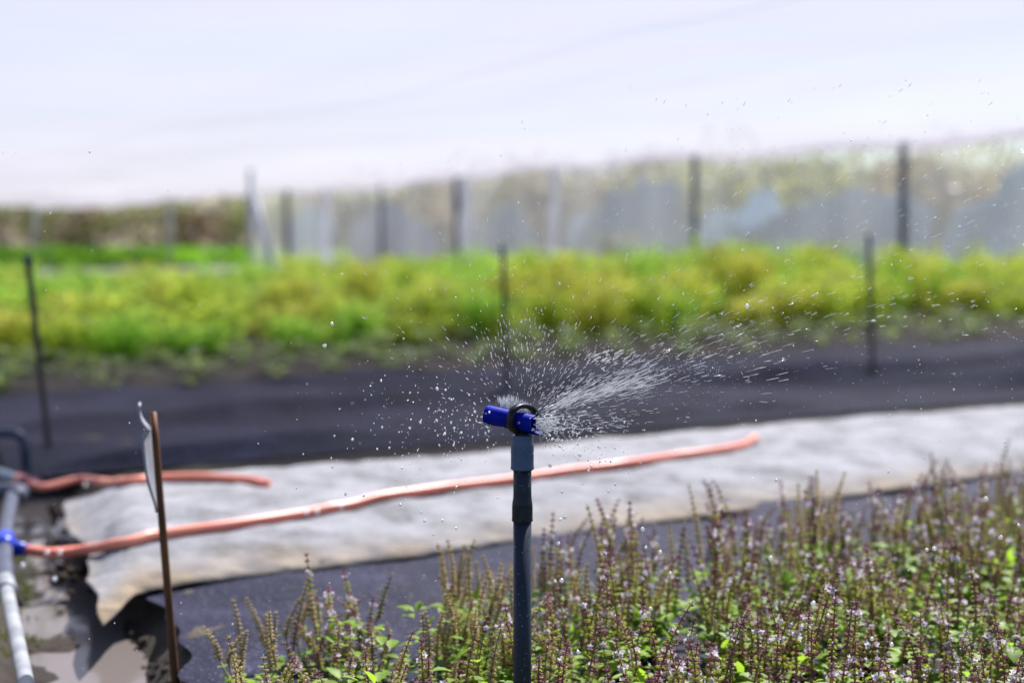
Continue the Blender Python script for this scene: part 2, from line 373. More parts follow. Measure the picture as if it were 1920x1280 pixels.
# soil heaped under the ragged left end of the fleece
sm_ = MB(); rr = random.Random(4)
def clod(b, c, r, seed):
    vs, fs = [], []; n, m_ = 10, 7
    for i in range(m_ + 1):
        for k in range(n):
            th, ph = math.pi * i / m_, 2*math.pi*k/n
            d = Vector((math.sin(th)*math.cos(ph), math.sin(th)*math.sin(ph), .7*math.cos(th)))
            vs.append(c + d * r * (1 + .8 * noise.noise(d*2.4 + Vector((seed, 0, 0)))))
    for i in range(m_):
        for k in range(n): fs.append((i*n+k, i*n+(k+1)%n, (i+1)*n+(k+1)%n, (i+1)*n+k))
    b.add(vs, fs)
for k in range(420):
    px, py = rr.uniform(195, 350), rr.uniform(1105, 1330)
    if px > 230 + (py - 1100) * .75 or px < 175 + (py - 1100) * .22: continue
    q = gp(px, py, -.01); q.z = ground_z(q.x, q.y); clod(sm_, q, min(.016, .0036 * rr.lognormvariate(0, .6)), k)
for k in range(60):
    px, py = rr.uniform(90, 190), rr.uniform(930, 1110); q = gp(px, py, -.02)
    clod(sm_, q, rr.uniform(.004, .013), k + 300)
tag(sm_.build('soil_clods', M_CLOD), 'crumbly dark soil clods at the ragged end of the white fleece', 'soil', kind='stuff')
# moss and short weeds on the trench bank
mm = MB()
for k in range(1500):
    f = rr.random(); a = TR[1].lerp(TR[3], f); off = rr.uniform(-.22, -.05)
    if noise.noise((a.x*9, a.y*7, off*9)) < -.05: continue
    q = Vector((a.x + off, a.y, 0)); q.z = ground_z(q.x, q.y)
    mm.leaf(q, Vector((rr.uniform(-1, 1), rr.uniform(-1, 1), 1.2)), Vector((rr.uniform(-1, 1), 1, 0)), rr.uniform(.005, .014), rr.uniform(.003, .006))
tag(mm.build('bank_moss', M_MOSS), 'low green moss and weeds on the bank beside the trench', 'moss', kind='stuff')

# ------------------------------------------------------------------ hoses
def hose(picks, label, r=.0100, rise=None):
    pts = []
    for k, (px, py) in enumerate(picks):
        z = .22
        while z > 0 and z > rest_z(gp(px, py, z)) + r * .9: z -= .003
        if rise and k in rise: z = max(z, rise[k])
        pts.append(gp(px, py, z))
    path = smooth_path(pts, 12)
    for q in path: q.z = max(q.z, rest_z(q) + r * .7)
    for _ in range(24):
        for i in range(1, len(path) - 1): path[i].z = max((path[i-1].z + path[i].z + path[i+1].z) / 3, rest_z(path[i]) + r * .7)
    h = thing('garden_hose', label, 'hose', pts[0])
    b = MB(); b.tube([q - pts[0] for q in path], r, 20); b.build('hose_tube', M_HOSE, h)
    return h, pts
h1, hp1 = hose([(34, 1028), (90, 1036), (160, 1036), (230, 1022), (300, 1006), (420, 984), (560, 964), (640, 950), (700, 938), (800, 924), (960, 903), (1100, 879), (1180, 868), (1260, 856), (1330, 846), (1385, 836), (1416, 824)],
               'long coral hose running across the white fleece from the blue tee', rise={0: .035, 1: .03})
h2, hp2 = hose([(52, 904), (75, 909), (150, 906), (225, 900), (300, 895), (390, 896), (470, 903), (502, 906)],
               'short coral hose along the far edge of the white fleece', r=.0092, rise={0: .05, 1: .045})
b = MB(); d = (hp2[1] - hp2[0]).normalized(); b.tube([d*-.01, d*.03], .0130, 18); b.build('ferrule', M_MAROON, h2)

# ------------------------------------------------------------------ supply pipes at the left
A0, A1, A2, A3 = gp(58, 1330, .03), gp(11, 1098, .035), gp(8, 1020, .045), gp(22, 936, .055)
sp = thing('supply_pipe', 'pale grey pipe joined to a slate pipe with a blue tee beside the trench', 'water pipe', A1)
L = lambda *ps: [q - A1 for q in ps]
b = MB(); b.tube(L(A0 + (A0 - A1)*1.2, A0, A1), .0110, 20); b.build('pale_section', M_PALE, sp)
b = MB(); dv = (A0 - A1).normalized(); b.tube(L(A1 + dv*.035, A1 + dv*.028, A1 - dv*.035, A1 - dv*.04), [.0135, .016, .016, .0145], 20); b.build('coupling', M_PALE, sp)
b = MB(); b.tube(L(*smooth_path([A1, A2, A3, A3 + Vector((-.015, .05, -.01))], 6)), .0150, 20); b.build('slate_section', M_DPIPE, sp)
b = MB(); e0 = A3 + Vector((0, .02, .0)); b.tube(L(*smooth_path([e0, e0 + Vector((-.005, .05, .004)), e0 + Vector((-.05, .085, .0)), e0 + Vector((-.16, .10, -.01))], 6)), .0175, 20); b.build('elbow', M_DPIPE, sp)
tq = hp1[0]
tee = MB(); tv = (hp1[1] - hp1[0]).normalized()
tee.tube(L(tq - tv*.075, tq - tv*.0, tq + tv*.004, tq + tv*.02), [.015, .015, .0135, .012], 20)
tee.tube(L(tq - tv*.0755, tq - tv*.03), [.019, .019], 20)
ax = (A3 - A1).normalized(); tee.tube(L(A2 + ax*-.04, A2 + ax*.045), .0185, 20)
tee.build('hose_tee', M_FITB, sp)
F0, F1 = gp(-120, 846, .05), hp2[0]
fp = thing('feed_pipe', 'light grey feed pipe with a red collar entering at the left of the far hose', 'water pipe', F1)
b = MB(); b.tube([F0 - F1, Vector()], .0115, 18); b.build('pipe_body', M_STEEL, fp)
b = MB(); dv = (F0 - F1).normalized(); b.tube([dv*.02, dv*.06], .0140, 18); b.build('collar', M_HOSE, fp)
G0 = gp(52, 885, .0); h_ = .10
rp = thing('riser_pipe', 'dark bent riser pipe with a blue fitting at the edge of the weed mat', 'water pipe', G0)
pth = smooth_path([Vector((0, 0, -.03)), Vector((-.005, 0, .05)), Vector((-.01, 0, .085)), Vector((-.035, 0, .103)), Vector((-.075, 0, .104)), Vector((-.26, .02, .10))], 7)
b = MB(); b.tube(pth, .0135, 18); b.build('bent_pipe', M_DPIPE, rp)
b = MB(); b.tube([Vector((-.088, 0, .104)), Vector((-.20, .012, .102))], .0235, 18)
b.tube([Vector((-.115, .003, .104)), Vector((-.115, .003, .135))], .018, 16); b.build('blue_fitting', M_FITB, rp)

# ------------------------------------------------------------------ wooden marker stake with a curled tag
dS = 2.02
T0, T1 = at(287, 772, dS), at(333, 1330, dS - .04)
sk = thing('marker_stake', 'brown wooden marker stake with a curled white plastic tag before the fleece', 'stake', T1)
b = MB(); pth = [lerp(T0, T1, k/10) - T1 + Vector((.0012*noise.noise((k, 0, 0)), 0, 0)) for k in range(11)]
pth.append(pth[-1] + (pth[-1] - pth[0]).normalized() * .12)
b.tube(pth, [.0045] + [.0052]*3 + [.0056]*4 + [.006]*4, 10); b.build('stake_shaft', M_STAKE, sk)
b = MB(); vs = []; rows = 26; face = Vector((T0.x, T0.y, 0)).normalized()
for i in range(rows + 1):
    f = i / rows; c = lerp(at(281, 806, dS), at(299, 960, dS), f)
    width = .009 * min(1, f*9) * (1 - sstep(.5, 1, f)*.85) + .003; deep = .05 * (1 - sstep(.6, 1, f)*.8)
    for k in range(7):
        u = k / 6
        vs.append(c + face * (-deep * (u - .5)) + Vector((-width * math.sin(u*math.pi*.55), 0, .003*math.sin(u*3))) - T1)
b.add(vs, [(i*7+k, i*7+k+1, (i+1)*7+k+1, (i+1)*7+k) for i in range(rows) for k in range(6)])
# the curled upper lip of the tag
vs = []
for i in range(11):
    f = i / 10; c = at(280, 806, dS).lerp(at(262, 757, dS), f) + Vector((-.006*math.sin(f*math.pi), 0, 0))
    for k in range(7): vs.append(c + face * (-.05*(k/6 - .5)*(1 - .15*f)) - T1)
b.add(vs, [(i*7+k, i*7+k+1, (i+1)*7+k+1, (i+1)*7+k) for i in range(10) for k in range(6)])
tg = b.build('plastic_tag', M_TAG, sk); q = tg.modifiers.new('thickness', 'SOLIDIFY'); q.thickness = .0032; q.offset = 0

# ------------------------------------------------------------------ slim stakes along the seedling strip
def stake(px, ytop, pxb, ybot, r, m, label, capm=None):
    q = gp(pxb, ybot, .0); D = (q - cam.location).dot(FWD); top = at(px, ytop, D)
    o = thing('slim_stake', label, 'stake', q, 'slim stakes along the weed mat')
    b = MB(); v_ = top - q; K = 12
    b.tube([v_*(k/K)*1.0 + Vector((.004*noise.noise((k*.6, px, 0)), 0, 0)) if k else v_*-.06 for k in range(K+1)], r, 10); b.build('stake_shaft', m, o)
    if capm:
        b = MB(); b.tube([v_*.965, v_*1.005, v_*1.01], [r*1.35, r*1.35, r*.9], 12); b.build('stake_cap', capm, o)
stake(52, 482, 92, 842, .0095, M_STAKE3, 'leaning grey brown stake with a dark cap at the left end of the mat', M_POST)
stake(942, 460, 952, 752, .0088, M_STAKE2, 'thin dark stake standing in the mat behind the sprinkler')
stake(1629, 440, 1636, 706, .0105, M_STAKE2, 'thin dark stake standing in the mat at the right')

# ------------------------------------------------------------------ sprinkler on its riser
PX = 1.6 / FPX                                                             # metres per photo pixel at the sprinkler
S0 = at(979.5, 815, 1.6)
def zpx(y): return -(y - 815) * PX
sproot = thing('sprinkler', 'blue and black sprinkler head spraying water on a grey plastic riser pipe', 'sprinkler', (S0.x, S0.y, 0))
BZ = S0.z
b = MB(); b.lathe([(17.1*PX, -.08), (17.1*PX, BZ + zpx(977.5))], 56); b.build('lower_pipe', M_PIPE, sproot)
b = MB(); b.lathe([(q[0]*PX, BZ + zpx(q[1])) for q in ((17.2, 978), (18.6, 978.6), (19.9, 977.4), (20.1, 975.5), (19.5, 973.8), (19.4, 971), (19.4, 950), (19.2, 948))], 56)
b.build('socket_band', M_GRIME, sproot); autosmooth(bpy.data.objects['socket_band'], 35)
b = MB(); b.lathe([(q[0]*PX, BZ + zpx(q[1])) for q in ((19.25, 949), (19.2, 946), (18.8, 942.5), (18.0, 938), (17.4, 933), (17.1, 926), (17.1, 876))], 56); b.build('upper_pipe', M_PIPE, sproot)
b = MB(); b.lathe([(q[0]*PX, BZ + zpx(q[1])) for q in ((17.1, 879.5), (20.6, 880.3), (21.9, 879.3), (22.3, 877.4), (22.0, 875.2), (21.5, 873), (21.5, 838), (21.6, 834), (21.2, 832.2), (20.4, 829), (20.3, 817.5), (19.8, 815.8), (19.0, 815.2), (13, 815.2))], 56)
co = b.build('collar', M_COLLAR, sproot); autosmooth(co, 30)
b = MB(); b.lathe([(q[0]*PX, BZ + zpx(q[1])) for q in ((14.0, 817), (14.2, 814.2), (14.0, 811), (11.5, 809.5), (9.5, 805), (7, 800))], 40); nzl = b.build('nozzle_base', M_BLACK, sproot); autosmooth(nzl, 30)
# blue tube, coped at its right end
c0 = at(911.5, 776.5, 1.612) - Vector((S0.x, S0.y, 0)); c1 = at(1008, 797.5, 1.592) - Vector((S0.x, S0.y, 0))
axv = (c1 - c0).normalized(); upv = (Vector((0, 0, 1)) - axv * axv.z).normalized(); sdv = axv.cross(upv)
Ln = (c1 - c0).length; RO, RI = 18.0*PX, 15.2*PX; NA = 64
bt = MB(); rings = []
def tube_end(a):                                                           # a = 0 at the top, pi at the bottom
    k = math.cos(a)
    return Ln * (1.0 + .065 * (-k) - .085 * math.sin(a)**2 + .05 * sstep(.72, 1, -k)) 
prof = []
for (f, rr_) in ((.0, RI), (.0, RI + .0003), (-.004, RO*.94), (.004, RO*.99), (.03, RO), (.2, RO*1.0), (.4, RO*.985), (.6, RO*.985), (.8, RO), (.97, RO), (1.0, RO*.995), (1.0, RI + .0002), (.97, RI), (.5, RI), (.0, RI)):
    ring = []
    for k in range(NA):
        a = 2*math.pi*k/NA; le = tube_end(a)
        pos = c0 + axv * (f * Ln if f < .5 else lerp(.5*Ln, le, (f - .5) / .5)) if True else 0
        ring.append(pos + (upv * math.cos(a) + sdv * math.sin(a)) * rr_)
    rings.append(ring)
vs = [q for r_ in rings for q in r_]
bt.add(vs, [(i*NA+k, i*NA+(k+1)%NA, (i+1)*NA+(k+1)%NA, (i+1)*NA+k) for i in range(len(rings)-1) for k in range(NA)])
blue = bt.build('deflector_tube', M_BLUE, sproot); autosmooth(blue, 45)
# black oval ring holding the tube
rc = at(980.5, 786, 1.602) - Vector((S0.x, S0.y, 0)); th = R(47)
e1 = Vector((math.cos(th), math.sin(th), -.16)).normalized(); e2 = Vector((.12, .08, 1)).normalized(); e2 = (e2 - e1*e1.dot(e2)).normalized(); e3 = e1.cross(e2)
br = MB(); NR, NS = 72, 16; vs = []
for i in range(NR):
    a = 2*math.pi*i/NR; ca, sa = math.cos(a), math.sin(a)
    ce = Vector((math.copysign(abs(ca)**.85, ca), math.copysign(abs(sa)**.85, sa), 0))
    c = rc + e1 * ce.x * 35*PX + e2 * ce.y * 25.5*PX; ro = (e1*ca*.8 + e2*sa).normalized()
    for k in range(NS):
        q = 2*math.pi*k/NS; cq, sq = math.cos(q), math.sin(q)
        rp_ = math.copysign(abs(cq)**.6, cq)*4.6*PX; rw_ = math.copysign(abs(sq)**.6, sq)*7.6*PX
        vs.append(c + ro*rp_ + e3*rw_)
br.add(vs, [(i*NS+k, i*NS+(k+1)%NS, ((i+1)%NR)*NS+(k+1)%NS, ((i+1)%NR)*NS+k) for i in range(NR) for k in range(NS)])
br.build('retaining_ring', M_BLACK, sproot)

# ------------------------------------------------------------------ water: threads and drops thrown by the sprinkler
def unit_drop(nu, nv):
    vs = [(0, 0, -1.0)]
    for i in range(1, nv):
        th_ = -math.pi/2 + math.pi*i/nv
        vs += [(math.cos(th_)*math.cos(2*math.pi*k/nu), math.cos(th_)*math.sin(2*math.pi*k/nu), math.sin(th_)) for k in range(nu)]
    vs.append((0, 0, 1.0)); fs = []
    for k in range(nu): fs += [(0, 1+(k+1)%nu, 1+k)]
    for i in range(nv-2):
        for k in range(nu):
            a = 1+i*nu+k; b_ = 1+i*nu+(k+1)%nu; fs += [(a, b_, b_+nu), (a, b_+nu, a+nu)]
    e = 1+(nv-2)*nu
    for k in range(nu): fs += [(e+k, e+(k+1)%nu, len(vs)-1)]
    return np.array(vs), np.array(fs)
def drops(name, items, label, cat, res=(7, 6), m=None):
    """items: (point, direction, radius, half length); one mesh of closed water drops"""
    U, F = unit_drop(*res); n = len(items)
    P = np.array([tuple(i[0]) for i in items]); D = np.array([tuple(i[1]) for i in items]); D /= np.linalg.norm(D, axis=1)[:, None]
    r = np.array([i[2] for i in items]); l = np.array([i[3] for i in items])
    ref = np.tile(np.array([[.31, .83, .47]]), (n, 1)); Xx = np.cross(D, ref); Xx /= np.linalg.norm(Xx, axis=1)[:, None]; Yy = np.cross(D, Xx)
    V = P[:, None] + Xx[:, None]*(U[None, :, :1]*r[:, None, None]) + Yy[:, None]*(U[None, :, 1:2]*r[:, None, None]) + D[:, None]*(U[None, :, 2:]*l[:, None, None])
    V = V.reshape(-1, 3); FF = (F[None] + (np.arange(n)*len(U))[:, None, None]).reshape(-1, 3)
    me = bpy.data.meshes.new(name); me.vertices.add(len(V)); me.vertices.foreach_set('co', V.ravel())
    me.loops.add(FF.size); me.loops.foreach_set('vertex_index', FF.ravel().astype(np.int32))
    me.polygons.add(len(FF)); me.polygons.foreach_set('loop_start', (np.arange(len(FF))*3).astype(np.int32))
    me.polygons.foreach_set('use_smooth', np.ones(len(FF), dtype=bool)); me.update(); me.validate()
    me.materials.append(m or M_DROP); return tag(obj(name, me), label, cat, kind='stuff')
rw = random.Random(21)
def scr(px, py, d):                                                       # a point of the spray, d metres deep
    return at(px, py, d)
OX, OY = 975, 790
def thread(px, py, dep, rpx, lpx, ox=OX, oy=OY, jit=.12):
    p = scr(px, py, dep); o = scr(ox, oy, 1.6); v_ = p - o
    v_ = v_ + Vector((rw.gauss(0, jit), rw.gauss(0, jit), rw.gauss(0, jit))) * v_.length
    k = PX * dep / 1.6
    return (p, v_, rpx*k, lpx*k)
th_items, dr_items = [], []
def polar(a, r): return OX + r*math.cos(R(a)), OY - r*math.sin(R(a))
# dense jet to the upper right, in three clumps
for _ in range(500):
    k = rw.choice([0, 1, 1, 2, 2]); r = (rw.gauss(105, 26), rw.gauss(170, 30), rw.gauss(232, 26))[k]; a = rw.gauss((24, 20.5, 19)[k], 3.0)
    if r < 40: continue
    px, py = polar(a, r); th_items.append(thread(px, py, 1.6 + rw.gauss(0, .02), rw.uniform(.17, .44), rw.uniform(4, 16), jit=.035))
for _ in range(420):                                                       # finer veil around the jet
    a = rw.gauss(27, 10); r = 50 + abs(rw.gauss(0, 150)); px, py = polar(a, r)
    th_items.append(thread(px, py, 1.6 + rw.gauss(0, .05), rw.uniform(.2, .45), rw.uniform(2.5, 9), jit=.06))
for _ in range(240):                                                       # lower right veil
    a = rw.gauss(0, 10); r = 40 + abs(rw.gauss(0, 100)); px, py = polar(a, r)
    th_items.append(thread(px, py, 1.6 + rw.gauss(0, .04), rw.uniform(.2, .42), rw.uniform(3, 9), jit=.06))
for _ in range(300):                                                       # crest bursting over the tube
    x0 = rw.uniform(938, 992); f = (x0 - 965) / 30
    hgt = rw.uniform(4, 30) * (1 - .55*abs(f + .1)); dx = f*14 + rw.gauss(0, 2); y0 = 764 + (x0 - 950)*.20
    p = scr(x0 + dx*.5*hgt/20, y0 - hgt*.72, 1.615 + rw.uniform(0, .02)); o = scr(x0, y0 + 14, 1.615)
    th_items.append((p, p - o, rw.uniform(.25, .55)*PX, rw.uniform(3, 11)*PX))
for _ in range(330):                                                       # short threads above, left to right
    a = min(172, max(22, rw.gauss(82, 34))); r = abs(rw.gauss(140, 38)); px, py = polar(a, r)
    th_items.append(thread(px, py, 1.6 + rw.gauss(0, .05), rw.uniform(.28, .8), rw.uniform(1, 5.5), jit=.08))
for _ in range(110):
    px, py = rw.gauss(1140, 30), rw.gauss(670, 9); th_items.append(thread(px, py - (px-1140)*.05, 1.6 + rw.gauss(0, .02), rw.uniform(.35, .8), rw.uniform(2, 6), jit=.05))
for _ in range(420):
    a = rw.gauss(75, 48); r = 50 + abs(rw.gauss(0, 210)); px, py = polar(a, r)
    th_items.append(thread(px, py, 1.6 + rw.gauss(0, .09), rw.uniform(.22, .6), rw.uniform(1, 5)))
for _ in range(170):                                                       # outer fall to the right
    r = 300 + abs(rw.gauss(0, 230)); a = rw.gauss(19, 5.5); px, py = polar(a, r)
    th_items.append(thread(px, py, 1.6 + rw.gauss(0, .12), rw.uniform(.2, .5), rw.uniform(3, 14), jit=.05))
for _ in range(620):
    px, py = rw.uniform(1150, 1920), rw.uniform(150, 640)
    if rw.random() > (.2 + .8 * (px - 1150)/770) * (.45 if py < 270 else 1): continue
    th_items.append(thread(px, py, rw.choice([1.6, 1.7, 1.5]) + rw.gauss(0, .14), rw.uniform(.25, .75), rw.uniform(1.2, 7), jit=.06))
# water streaming off the right end and the left lip of the tube
def strand(pts, r0, r1):
    b = smooth_path([at(x, y, d_) for x, y, d_ in pts], 6)
    for i in range(len(b) - 1):
        f = i / (len(b) - 1); th_items.append(((b[i] + b[i+1]) / 2, b[i+1] - b[i], lerp(r0, r1, f)*PX*rw.uniform(.7, 1.35), (b[i+1] - b[i]).length*.75))
for pts in (((1006, 786, 1.59), (1025, 783, 1.58), (1055, 779, 1.57)), ((1008, 792, 1.59), (1028, 790, 1.585), (1050, 786, 1.58)), ((1010, 809, 1.59), (1032, 806, 1.58), (1066, 801, 1.57)),
            ((1010, 814, 1.59), (1014, 822, 1.588), (1012, 834, 1.586)), ((1006, 800, 1.59), (1022, 797, 1.585), (1040, 795, 1.58)), ((914, 795, 1.605), (905, 792, 1.605), (896, 792, 1.605)), ((920, 797, 1.605), (912, 797, 1.603), (902, 794, 1.603))):
    strand(pts, 2.0, .7)
for _ in range(150):
    x, y = rw.gauss(1022, 12), rw.gauss(796, 12); th_items.append(thread(x, y, 1.585 + rw.gauss(0, .01), rw.uniform(.4, 1.2), rw.uniform(1.5, 6), 985, 792, .1))
drops('water_spray', th_items, 'fine white threads of water thrown up and right by the sprinkler', 'water spray', (6, 6))
# round drops
def rdrop(px, py, d_, rpx, el=1.15):
    k = PX * d_ / 1.6; v_ = Vector((rw.gauss(0, .4), rw.gauss(0, .3), -1)); dr_items.append((at(px, py, d_), v_, rpx*k, rpx*k*rw.uniform(1, el)))
for _ in range(330):                                                       # right below the jet
    r = 36 + abs(rw.gauss(0, 85)); a = rw.gauss(-16, 13); px, py = polar(a, r); rdrop(px, py, 1.6 + rw.gauss(0, .03), min(2.9, rw.lognormvariate(-.1, .5)), 1.5)
for _ in range(330):                                                       # left cloud
    r = 55 + abs(rw.gauss(0, 150)); a = rw.gauss(185, 20); px, py = polar(a, r); rdrop(px, py, 1.6 + rw.gauss(0, .05), min(2.6, rw.lognormvariate(-.25, .5)), 1.6)
for _ in range(700):                                                       # everywhere, thin
    px, py = rw.uniform(0, 1920), rw.uniform(250, 1280)
    if rw.random() > (.25 + .75 * (px / 1920)): continue
    rdrop(px, py, rw.choice([1.6, 1.6, 1.75, 1.5, 2.0]) + rw.gauss(0, .06), min(2.4, rw.lognormvariate(-.3, .45)), 1.7)
for _ in range(900):                                                       # very fine drizzle on the right half
    px = 700 + 1220 * rw.random()**.75; py = rw.uniform(300, 900); rdrop(px, py, 1.6 + rw.gauss(0, .12), rw.uniform(.25, .65), 2)
for px, py, r in ((1053, 1088, 4.6), (1041, 1089, 3.2), (1050, 974, 3.4), (1059, 970, 3.4), (1031, 872, 3.6), (1054, 922, 3), (910, 1130, 5.0), (1205, 992, 4), (1047, 1018, 3.4), (1344, 1252, 4), (1211, 1026, 3), (1238, 1035, 4), (1257, 1074, 3.2), (1445, 1046, 4), (682, 929, 2.6), (750, 946, 2.6), (796, 976, 3), (830, 976, 2.6), (1455, 900, 3), (1525, 1131, 5), (1553, 1153, 3.4), (609, 648, 3.2), (1401, 574, 4), (1672, 1208, 4), (1635, 1197, 4), (855, 990, 2.4), (1220, 1140, 3.6), (1084, 1222, 3.4), (1752, 1028, 4), (1738, 1030, 3.4), (1876, 1007, 4), (1849, 935, 4.4), (1910, 984, 3)):
    rdrop(px, py, 1.55 + rw.uniform(-.05, .12), r, 1.2)
for _ in range(120):                                                       # beads of water clinging to the pipe and collar
    a = rw.uniform(math.pi, 2*math.pi); y = rw.uniform(822, 1280); R_ = (21.6 if 836 < y < 872 else 17.2 if 885 < y < 925 or y > 985 else None)
    if R_: q = Vector((S0.x + R_*PX*math.cos(a), S0.y + R_*PX*math.sin(a), BZ + zpx(y))); k = PX*min(1.7, rw.lognormvariate(-.4, .4)); dr_items.append((q, Vector((0, 0, -1)), k*.8, k))
rwb = random.Random(8)
for _ in range(900):                                                       # the jet breaking up into fine mist
    r = 180 + abs(rwb.gauss(0, 210)); a = rwb.gauss(20, 6); px, py = polar(a, r); k = PX*rwb.uniform(.2, .5); dr_items.append((at(px, py, 1.6 + rwb.gauss(0, .1)), Vector((1, 0, .4)), k, k*rwb.uniform(1, 2.5)))
for _ in range(520):                                                       # wet beads caught among the basil
    q = st(rwb.uniform(.3, 2.7), rwb.uniform(.6, 1.8)); u = q.x/q.y
    if q.y > 1.3 and -.19 < u < .42: q.z = rwb.uniform(.03, .2) * (1 if u > 0 else .8); k = rwb.uniform(.0004, .0011); dr_items.append((q, Vector((0, 0, 1)), k, k))
for _ in range(70):
    f, a = rw.uniform(.04, .9), rw.uniform(-2.2, .4); q = Vector((S0.x, S0.y, 0)) + c0 + axv*(f*Ln) + (upv*math.cos(a) - sdv*math.sin(a)*-1)*RO; k = PX*min(1.5, rw.lognormvariate(-.5, .4)); dr_items.append((q, Vector((0, 0, -1)), k*.9, k))
for px, py, d_ in ((88, 1036, 2.55), (112, 1036, 2.55), (22, 932, 3.1), (20, 1007, 2.7), (43, 1059, 2.45), (102, 1085, 2.4), (28, 893, 3.3), (160, 908, 3.2), (575, 960, 2.6), (595, 958, 2.6), (640, 948, 2.65)):
    dr_items.append((at(px, py, d_), Vector((0, 0, 1)), .0042, .0042))
drops('water_drops', dr_items, 'round clear water drops falling around the sprinkler', 'water drops', (8, 7))
# drops of a second sprinkler far at the right
ml = []
for _ in range(7500):
    c = rw.choice([(4.75, 12.4, .62, .40, .12), (5.05, 12.6, .62, .42, .13), (5.6, 13.2, .78, .5, .2), (3.2, 13.8, .75, 1.1, .2), (1.0, 15.5, .72, 1.1, .16)])
    ml.append((Vector((rw.gauss(c[0], c[3]), rw.gauss(c[1], .5), max(.3, rw.gauss(c[2], c[4])))), Vector((rw.gauss(0, 1), rw.gauss(0, .5), rw.gauss(0, 1))), rw.uniform(.0022, .0048), rw.uniform(.003, .008)))
drops('water_mist', ml, 'white mist of drops hanging over the far crop at the right', 'water mist', (5, 4))

# ------------------------------------------------------------------ flowering basil
def spike_mesh(kind, seed):
    r_ = random.Random(seed); b = MB(); H = r_.uniform(.075, .125); nW = int(H / .0080)
    lean = Vector((r_.gauss(0, .085), r_.gauss(0, .085), 1)).normalized(); curve = Vector((r_.gauss(0, .15), r_.gauss(0, .15), 0))
    P = lambda f: lean * (H * f) + curve * (H * f * f)
    b.mi = 0; b.tube([P(k/8) for k in range(9)], [.0014 - .0008*k/8 for k in range(9)], 6)
    fl0 = r_.uniform(.55, .85); flw = {'flower': 3, 'mixed': r_.randint(1, 2), 'seed': 0}[kind]
    for i in range(nW):
        f = (i + .5) / nW; c = P(f); ax_ = (P(f + .01) - c).normalized(); a0 = r_.uniform(0, 1.0)
        sc = 1.12 - .55 * f**2; k6 = 6
        for k in range(k6):
            if r_.random() < .08: continue
            a = a0 + 2*math.pi*k/k6; o = ax_.orthogonal().normalized(); o = Matrix.Rotation(a, 3, ax_) @ o
            d = (o + Vector((0, 0, r_.uniform(-.5, .15)))).normalized()
            young = f > .8
            mi = 1 if young and kind != 'seed' else (2 if kind == 'seed' else r_.choice([1, 1, 3, 3] if kind == 'flower' else [2, 3, 3, 1]))
            b.bead(c + d * .0037*sc, d, .0020*sc*r_.uniform(.75, 1.2), .0058*sc, mi)
        if flw and abs(f - fl0) < .045 * max(1, flw):
            for k in range(r_.randint(0, 3) if kind == 'flower' else r_.randint(0, 2)):
                a = r_.uniform(0, 6.28); o = Matrix.Rotation(a, 3, ax_) @ ax_.orthogonal().normalized(); q = c + o*.0052
                for m_ in range(5):
                    dd = (o*.6 + (Matrix.Rotation(m_*1.257, 3, o) @ ax_)).normalized()
                    b.leaf(q, dd, o, r_.uniform(.0042, .0060), .0034, .2, 4)
                for m_ in range(2): b.tube([q, q + o*.006 + ax_*.002*m_], .0003, 4)
    return b.mesh('flower_spike', [M_STEM, M_CAL_P, M_CAL_T, M_CAL_G, M_PETAL])
SPK = {k: [spike_mesh(k, 100*i + j) for j in range(n_)] for i, (k, n_) in enumerate((('flower', 7), ('seed', 6), ('mixed', 7)))}
def foliage_mesh(seed, leafy):
    r_ = random.Random(seed); b = MB(); tips = []
    nst = r_.randint(6, 9)
    for s_ in range(nst):
        a = 6.283*s_/nst + r_.uniform(-.4, .4); sp_ = r_.uniform(.01, .055); H = r_.uniform(.035, .105)
        tip = Vector((math.cos(a)*sp_, math.sin(a)*sp_, H)); b.mi = 0
        b.tube([Vector((0, 0, -.01)), tip*.5 + Vector((math.cos(a)*.004, math.sin(a)*.004, 0)), tip], [.0020, .0016, .0013], 6); tips.append(tip)
        for q in range(int((5 if leafy else 3) * r_.uniform(.7, 1.5))):
            f = r_.uniform(.3, 1.0); c = tip*f; an = r_.uniform(0, 6.28)
            for sg in (0, math.pi):
                d = Vector((math.cos(an+sg), math.sin(an+sg), r_.uniform(.1, .8))); L_ = r_.uniform(.012, .025) * (1.3 if leafy else 1)
                b.leaf(c, d, Vector((0, 0, 1)), L_, L_*r_.uniform(.45, .62), r_.uniform(.1, .6), 1)
    return b.mesh('foliage', [M_STEM, M_LEAF]), tips
FOL = [foliage_mesh(50 + i, i % 2 == 0) for i in range(8)]
LAB = {'flower': ('basil plant with purple spikes and open pale lilac blossoms in the near bed', 'basil plants in blossom'),
       'seed': ('basil plant with tan spikes gone to seed in the near bed', 'basil plants gone to seed'),
       'mixed': ('basil plant with brown green spikes and few blossoms in the near bed', 'basil plants with mixed spikes')}
rb = random.Random(5); nb = 0
def basil(p, kind, hs, rot, nsp=None):
    fo, tips = FOL[rb.randrange(8)]
    o = thing('basil_plant', LAB[kind][0], 'basil plant', p, LAB[kind][1]); o.rotation_euler.z = rot
    obj('foliage', fo, o).scale = (1, 1, hs)
    for tp in tips[:nsp]:
        s_ = obj('flower_spike', rb.choice(SPK[kind]), o); s_.location = (tp.x, tp.y, tp.z*hs*.98); s_.rotation_euler = (rb.gauss(0, .07), rb.gauss(0, .07), rb.uniform(0, 6.28))
        k = rb.uniform(.6, 1.1); s_.scale = (1, 1, k*min(1.1, hs + .1))
TMAX = 1.80
t_ = .55
